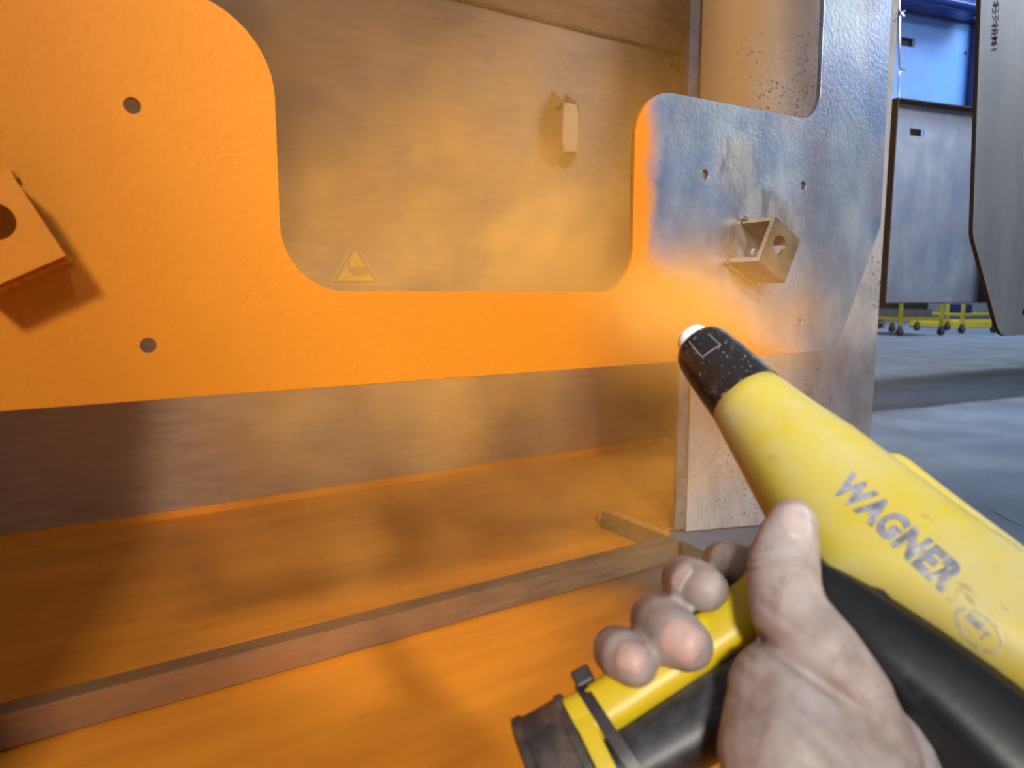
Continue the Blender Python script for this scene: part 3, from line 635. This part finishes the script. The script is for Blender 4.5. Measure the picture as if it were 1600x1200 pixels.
n_ = len(me.vertices); co = np.empty(n_ * 3); me.vertices.foreach_get('co', co); co = co.reshape(-1, 3); no = np.empty(n_ * 3); me.vertices.foreach_get('normal', no); no = no.reshape(-1, 3)
W = co + off
# skin creases over the thumb joint, the web fold and the finger joints
def crease(p, ax, offs, depth, wid, rad):
    global co
    d = W - p; s = d @ ax; lat = np.linalg.norm(d - s[:, None] * ax, axis=1); m = np.exp(-(lat / rad) ** 4)
    wob = .0009 * np.sin(d @ nrm(np.cross(ax, (1, .2, .3))) * 420) 
    for o_ in offs: co -= no * (depth * m * np.exp(-((s - o_ + wob) / wid) ** 2))[:, None]
ta_ = nrm(CH['thumb'][2][0] - CH['thumb'][0][0])
crease(CH['thumb'][2][0], ta_, (-.0045, -.0015, .0015, .005, .0085), .0012, .0007, .018)
fold0, fold1 = H(1192, 1003, .055), H(1335, 1100, .05); fd = nrm(fold1 - fold0)
d = W - fold0; s = d @ fd; perp = d - s[:, None] * fd; vperp = nrm(np.cross(fd, -ray(1260, 1050)))
sl = perp @ vperp; dep = np.exp(-(sl / .0022) ** 2) * (s > -.004) * (s < .05) * np.clip((.05 - s) / .02, 0, 1) * (no @ -nrm(ray(1260, 1050)) > 0)
co -= no * (.0028 * dep)[:, None]
for k, (o_, w_) in enumerate(((.008, .0016), (.015, .002), (.024, .0022), (-.012, .0016))):
    co -= no * (.0006 * np.exp(-((sl - o_ - .08 * s) / w_) ** 2) * (s > -.01) * (s < .05) * (no @ -nrm(ray(1260, 1050)) > 0))[:, None]
me.vertices.foreach_set('co', co.ravel()); me.update()
for p in me.polygons: p.use_smooth = True
if not me.materials: me.materials.append(M['skin'])
tag(ho, 'dusty bare right hand gripping the handle of the yellow spray gun', 'hand')
hb = bmesh.new(); hb.from_mesh(me); hbvh = BVHTree.FromBMesh(hb)
def nail(px, py, tipdir, lw, ll, m, curve=.0):
    r = nrm(ray(px, py)); hit = hbvh.ray_cast(Vector(CAM - off), Vector(r)); c = np.array(hit[0]) + off; n = nrm(np.array(hit[1]))
    e = CAM + ray(px + tipdir[0], py + tipdir[1]) * np.dot(c - CAM, FW) - c; y = nrm(e - n * (e @ n)); x = np.cross(y, n)
    mb = MB(); NX, NY = 11, 11; g = []
    for j in range(NY):
        for i in range(NX):
            u = -1 + 2 * i / (NX - 1); v = -1 + 2 * j / (NY - 1)
            su = u * math.sqrt(1 - v * v / 2); sv = v * math.sqrt(1 - u * u / 2)
            su, sv = (u * .45 + su * .55), (v * .45 + sv * .55)
            p = c + x * su * lw + y * sv * ll; hh = hbvh.ray_cast(Vector(p + n * .01 - off), Vector(-n))
            q = np.array(hh[0]) + off if hh[0] is not None else p
            edge = max(abs(u), abs(v)); g.append(q + n * (.0007 if edge < .95 else -.0003))
    f = [(j * NX + i, j * NX + i + 1, (j + 1) * NX + i + 1, (j + 1) * NX + i) for j in range(NY - 1) for i in range(NX - 1)]
    mb.add(g, f); o = obj('fingernail', mb, m, ho, smooth=True, angle=80); return o
nail(1246, 812, (6, -60), .0072, .0105, M['nail_grey'])
nail(1062, 997, (55, 32), .0086, .0096, M['nail'])
nail(982, 1022, (50, 24), .0068, .0074, M['nail'])
nail(1062, 902, (-30, 26), .0050, .0075, M['nail_grey'])
# ------------------------------------------------------------------ hall background
# hanging sheet trays (two alike products, one bare, one blue)
def tray(name, px_tl, depth, rot, wid, hei, fl, m, mfl, label, slot_off, hole):
    tl = P(*px_tl, depth); ex = np.array([math.cos(rot), -math.sin(rot), 0]); ey = np.array([math.sin(rot), math.cos(rot), 0]); ez = np.array([0, 0, 1.0])
    bl = tl - ez * hei; r = thing(name, tuple(bl + ex * wid / 2), label, 'sheet panel', 'hanging sheet trays'); tk = .006
    # face with slot: four sheets around the slot opening joined into one sheet part
    sx0, sx1, sz0, sz1 = slot_off
    mb = MB(); yb = ey * fl
    mb.obox(bl + yb, ex * sx0, ey * tk, ez * hei); mb.obox(bl + yb + ex * sx1, ex * (wid - sx1), ey * tk, ez * hei)
    mb.obox(bl + yb + ex * sx0, ex * (sx1 - sx0), ey * tk, ez * (hei - sz1)); mb.obox(bl + yb + ex * sx0 + ez * (hei - sz0), ex * (sx1 - sx0), ey * tk, ez * sz0)
    obj('face', mb, m, r)
    obj('slot_back', MB().obox(bl + yb + ey * (tk + .03) + ex * (sx0 - .02) + ez * (hei - sz1 - .02), ex * (sx1 - sx0 + .04), ey * .004, ez * (sz1 - sz0 + .04)), M['slot_dark'], r)
    for (o_, e1, e2) in ((bl + ez * (hei - tk), ex * wid, ez * tk), (bl, ex * wid, ez * tk), (bl, ex * tk, ez * hei), (bl + ex * (wid - tk), ex * tk, ez * hei)):
        obj('flange', MB().obox(o_, e1, ey * fl, e2), mfl, r)
    hx_, hz_ = hole; c = bl + yb + ex * hx_ + ez * (hei - hz_); obj('hole_plug', MB().cyl(c - ey * .002, ey * .003, .012, .012, 12), M['slot_dark'], r)
    return r, tl, ex, ey
rot = math.radians(12)
M['tray_edge'] = simple('tray_edge_dark', (.016, .016, .02), .6, 0, .2, 10)
tr, tl1, ex1, ey1 = tray('sheet_tray', (1404, 152), 3.95, rot, .86, 1.14, .075, M['tray'], M['tray_edge'], 'bare grey sheet steel tray with slot hanging in the hall', (.19, .30, .135, .175), (.035, .12))
sx_ = P(1378, 1, 4.35)
tr2, tl2, ex2, ey2 = tray('sheet_tray', (1372, -2), 4.45, rot, .93, 1.26, .075, M['blue_paint'], M['blue_dark'], 'blue painted sheet tray with slot hanging behind the bare tray', (.30, .425, .165, .22), (.89, .20))
def wire(label, pts, d, r=.006):
    p = [P(x, y, d) for x, y in pts]; o = tag(obj('wire_hook', MB().tube(p, r, 8), M['wire'], smooth=True, origin=tuple(p[0])), label, 'hook', 'wire hooks in the hall'); return o
wire('upper bent wire hook before the blue tray', [(1405, -60), (1405, 16), (1408, 21), (1414, 17)], 3.98)
wire('long double ended wire hook before the blue tray', [(1412, 26), (1408, 20), (1406, 26), (1405, 60), (1405.5, 103), (1409, 110), (1414, 108)], 3.97)
wire('thin straight wire above the bare tray corner', [(1411, 110), (1404.5, 114), (1404, 135), (1404, 153)], 3.96, .004)
# blue beam above the blue tray
bm0 = P(1372, -8, 4.35); exb = np.array([math.cos(rot), -math.sin(rot), 0]); eyb = np.array([math.sin(rot), math.cos(rot), 0])
beam = thing('conveyor_beam', tuple(bm0), 'dark blue conveyor beam above the blue tray', 'beam')
M['blue_gloss'] = simple('glossy_blue', (.012, .05, .25), .15, .2, .1)
obj('beam_box', MB().obox(bm0, exb * .9, eyb * .12, (0, 0, .22)), M['blue_gloss'], beam, bevel=.01)
obj('beam_pipe', MB().cyl(bm0 + np.array([0, 0, .01]) - eyb * .05, exb * .9, .032, .032, 20), M['blue_gloss'], beam, smooth=True)
# yellow carts far behind
def cart(px, py, rotz, Lx, Ly, zr_, hgt, label, solid=False):
    o = pl(px, py, (0, 0, 0), (0, 0, 1)); r = thing('trolley', tuple(o), label, 'trolley', 'yellow trolleys')
    cx, sxn = math.cos(rotz), math.sin(rotz); ex = np.array([cx, sxn, 0]); ey = np.array([-sxn, cx, 0]); ez = np.array([0, 0, 1.0]); q = .05
    for i, j in ((0, 0), (1, 0), (1, 1), (0, 1)):
        b = o + ex * (Lx * i) + ey * (Ly * j)
        obj('post', MB().obox(b - ex * q / 2 - ey * q / 2 + ez * .19, ex * q, ey * q, ez * (hgt - .19)), M['cart_yellow'], r)
        cs = obj('caster', MB().cyl(b + ez * .075 - ey * .022, ey * .044, .075, .075, 16), M['rubber'], r)
        obj('fork', MB().obox(b + ez * .06 - ex * .03 - ey * .034, ex * .06, ey * .008, ez * .13).obox(b + ez * .06 - ex * .03 + ey * .026, ex * .06, ey * .008, ez * .13).obox(b + ez * .175 - ex * .035 - ey * .034, ex * .07, ey * .068, ez * .015), M['galv'], cs)
    for z_ in (zr_, hgt - .05):
        for a_, e, l in ((o, ex, Lx), (o + ey * Ly, ex, Lx), (o, ey, Ly), (o + ex * Lx, ey, Ly)):
            sd = np.cross(ez, e); obj('rail', MB().obox(a_ - sd * q / 2 + ez * z_ + e * q / 2, e * (l - q), sd * q, ez * .055), M['cart_yellow'], r)
    return o, ex, ey
cr = -math.radians(20)
o1, e1, f1 = cart(1405, 525, cr, .95, 1.3, .30, 1.0, 'nearer yellow trolley with casters under the bare tray')
o3, e3, f3 = cart(1502, 521, cr, .80, 1.2, .36, 1.0, 'farther yellow trolley with casters beside the bare plate')
def crate(name, o, ex, ey, L, W_, z0, h_, m, label, cat):
    r = thing(name, tuple(o + np.array([0, 0, z0])), label, cat); ez = np.array([0, 0, 1.0]); tk = .02; b = o + ez * z0
    obj('base', MB().obox(b, ex * L, ey * W_, ez * tk), m, r)
    for a_, e_, l_, s_ in ((b, ex, L, ey), (b + ey * (W_ - tk), ex, L, ey), (b, ey, W_, ex), (b + ex * (L - tk), ey, W_, ex)):
        obj('side', MB().obox(a_ + ez * tk, e_ * l_, s_ * tk, ez * (h_ - tk)), m, r)
    return r
crate('grey_bin', o1 + e1 * .1 + f1 * .15, e1, f1, .75, 1.0, .356, .16, M['galv'], 'grey metal bin lying on the nearer yellow trolley', 'bin')
crate('black_bin', o1 + e1 * .2 + f1 * .22, e1, f1, .62, .85, .517, .25, M['rubber'], 'black bin stacked on the grey bin on the trolley', 'bin')
crate('blue_bin', o3 + e3 * .1 + f3 * .1, e3, f3, .22, .35, .416, .18, M['blue_dark'], 'small dark blue bin on the farther yellow trolley', 'bin')
# pallet frame in yellow lying on the floor behind
o4 = pl(1478, 514, (0, 0, 0), (0, 0, 1)); pf = thing('floor_frame', tuple(o4), 'low yellow steel frame on the floor behind the trolleys', 'frame')
for k in (0, 1.0): obj('beam', MB().obox(o4 + f1 * k + np.array([0, 0, .03]), e1 * 2.4, f1 * .12, (0, 0, .14)), M['cart_yellow'], pf)
for k in (0, 1.14, 2.28): obj('cross_bar', MB().obox(o4 + e1 * k + f1 * .12 + np.array([0, 0, .05]), e1 * .12, f1 * .88, (0, 0, .09)), M['cart_yellow'], pf)
for k in (0, 2.28):
    for j in (0, 1.0): obj('foot', MB().obox(o4 + e1 * k + f1 * j, e1 * .12, f1 * .12, (0, 0, .03)), M['rubber'], pf)
# stacked pallets at the left behind the booth panel
o5 = pl(1372, 513, (0, 0, 0), (0, 0, 1))
for k in range(3):
    r = thing('pallet', tuple(o5 + np.array([0, 0, .15 * k])), 'brown pallet, ' + ('bottom', 'middle', 'topmost')[k] + ' of the stack behind the booth panel', 'pallet', 'stacked pallets')
    for j in range(5): obj('deck_board', MB().box((o5[0] - .55, o5[1] + j * .2, .15 * k + .115), (o5[0] + .28, o5[1] + j * .2 + .14, .15 * k + .14)), M['cardboard'], r)
    for j in (0, .37, .73): obj('bearer', MB().box((o5[0] - .55 + j, o5[1], .15 * k + .01 * (k > 0)), (o5[0] - .45 + j, o5[1] + .94, .15 * k + .115)), M['cardboard'], r)
# far wall of the hall
fwp = P(1450, 488, 30); struct('wall_far', MB().obox((fwp[0] - 30, fwp[1] + 12, 0), np.array([60, -24., 0]), np.array([.08, .2, 0]), (0, 0, 7)), M['far_wall'])
gw = pl(1360, 497, (0, 0, 0), (0, 0, 1)); struct('wall_partition', MB().box((gw[0] - 2.5, gw[1], 0), (gw[0] + .75, gw[1] + .1, 3.6)), M['skirt_wall'])
# cracks in the concrete
fl = bpy.data.objects['floor']
for pts in ([(1428, 735), (1452, 758), (1478, 768), (1490, 780), (1491, 792)], [(1545, 795), (1562, 805), (1580, 815), (1600, 822)]):
    mb = MB(); r_, l_ = [], []
    for i, (x, y) in enumerate(pts):
        q = pl(x, y, (0, 0, 0), (0, 0, 1)); w_ = .0035 * (1 if 0 < i < len(pts) - 1 else .3); r_.append((q[0] - w_, q[1] + w_, .0006)); l_.append((q[0] + w_, q[1] - w_, .0006))
    mb.add(r_ + l_, [(i, i + 1, len(pts) + i + 1, len(pts) + i) for i in range(len(pts) - 1)]); obj('crack', mb, M['rubber'], fl)
nb_ = thing('light_block_tray', (-1.3, PY, HC - .1), 'unseen orange tray added left of the orange plate to block light', 'sheet panel')  # unseen tray added to keep light off the lower left wall
obj('face', MB().box((-1.75, PY + .05, HC - .68), (-.36, PY + .056, HC + 1.5)), M['orange_bracket'], nb_)
for lo_, hi_ in (((-1.75, PY, HC - .68), (-1.744, PY + .05, HC + 1.5)), ((-.366, PY, HC - .68), (-.36, PY + .05, HC + 1.5)), ((-1.744, PY, HC - .68), (-.366, PY + .05, HC - .674)), ((-1.744, PY, HC + 1.494), (-.366, PY + .05, HC + 1.5))): obj('flange', MB().box(lo_, hi_), M['orange_bracket'], nb_)
# ------------------------------------------------------------------ powder haze
def haze(name, lo, hi, blobs, scale, dmul, label, contrast=(.44, .62), base=.0, col=(.99, .52, .11), seed=0.):
    t = NT(name); q = t.world(); env = None
    for (c, r, amp) in blobs:
        d = t.vmath('DIVIDE', t.vmath('SUBTRACT', q, tuple(c)), tuple(r)); g = t.math('MULTIPLY', t.math('EXPONENT', t.math('MULTIPLY', t.vmath('DOT_PRODUCT', d, d), -1.)), amp)
        env = g if env is None else t.math('ADD', env, g)
    qq = t.vmath('ADD', q, (seed, seed * .7, 0)); nz = t.noise(scale, 5, .68, 0.4, vec=qq); nz = t.math('ADD', t.ss(nz, contrast[0], contrast[1]), base)
    # fade to nothing at the domain border
    ed = None
    s = t.n('ShaderNodeSeparateXYZ'); t.l(q, s.inputs[0])
    for i in range(3):
        for v0, sg_ in ((lo[i], 1), (hi[i], -1)):
            m_ = t.ss(t.math('MULTIPLY', t.math('SUBTRACT', s.outputs[i], v0), sg_), 0., .08 * (hi[i] - lo[i])); ed = m_ if ed is None else t.math('MULTIPLY', ed, m_)
    den = t.math('MULTIPLY', t.math('MULTIPLY', t.math('MULTIPLY', env, nz), ed), dmul)
    v = t.n('ShaderNodeVolumePrincipled'); v.inputs['Color'].default_value = col + (1,); t.l(den, v.inputs['Density']); v.inputs['Anisotropy'].default_value = -0.4
    t.l(v.outputs[0], t.out.inputs['Volume'])
    o = obj(name, MB().box(lo, hi), t.m); tag(o, label, 'powder cloud', kind='stuff'); return o
B = lambda x, y, d, r, a: (P(x, y, d), r, a)
haze('powder_haze', (-.34, PY + .05, .02), (2.7, WY - .02, 1.75), [
    B(945, 420, 1.15, (.22, .30, .13), 4.6), B(720, 330, 1.7, (.45, .5, .36), 1.3), B(800, 650, 1.7, (.55, .5, .22), 1.4), B(960, 620, 1.95, (.35, .35, .28), .8), B(880, 220, 2.2, (1.0, .6, .5), .32)],
    5.0, 1.0, 'orange powder haze drifting behind the plate in the booth', base=.10)
haze('spray_plume', (float(T[0]) - .12, float(T[1]) + .01, float(T[2]) - .10), (float(T[0]) + .42, PY - .002, float(T[2]) + .22), [
    B(1085, 490, .62, (.07, .09, .045), 1.0), B(1140, 500, .72, (.09, .06, .035), .5), B(1050, 470, .70, (.08, .06, .05), .8)],
    13., 5.5, 'orange powder plume between gun tip and plate', contrast=(.3, .62), base=.1, seed=3.)
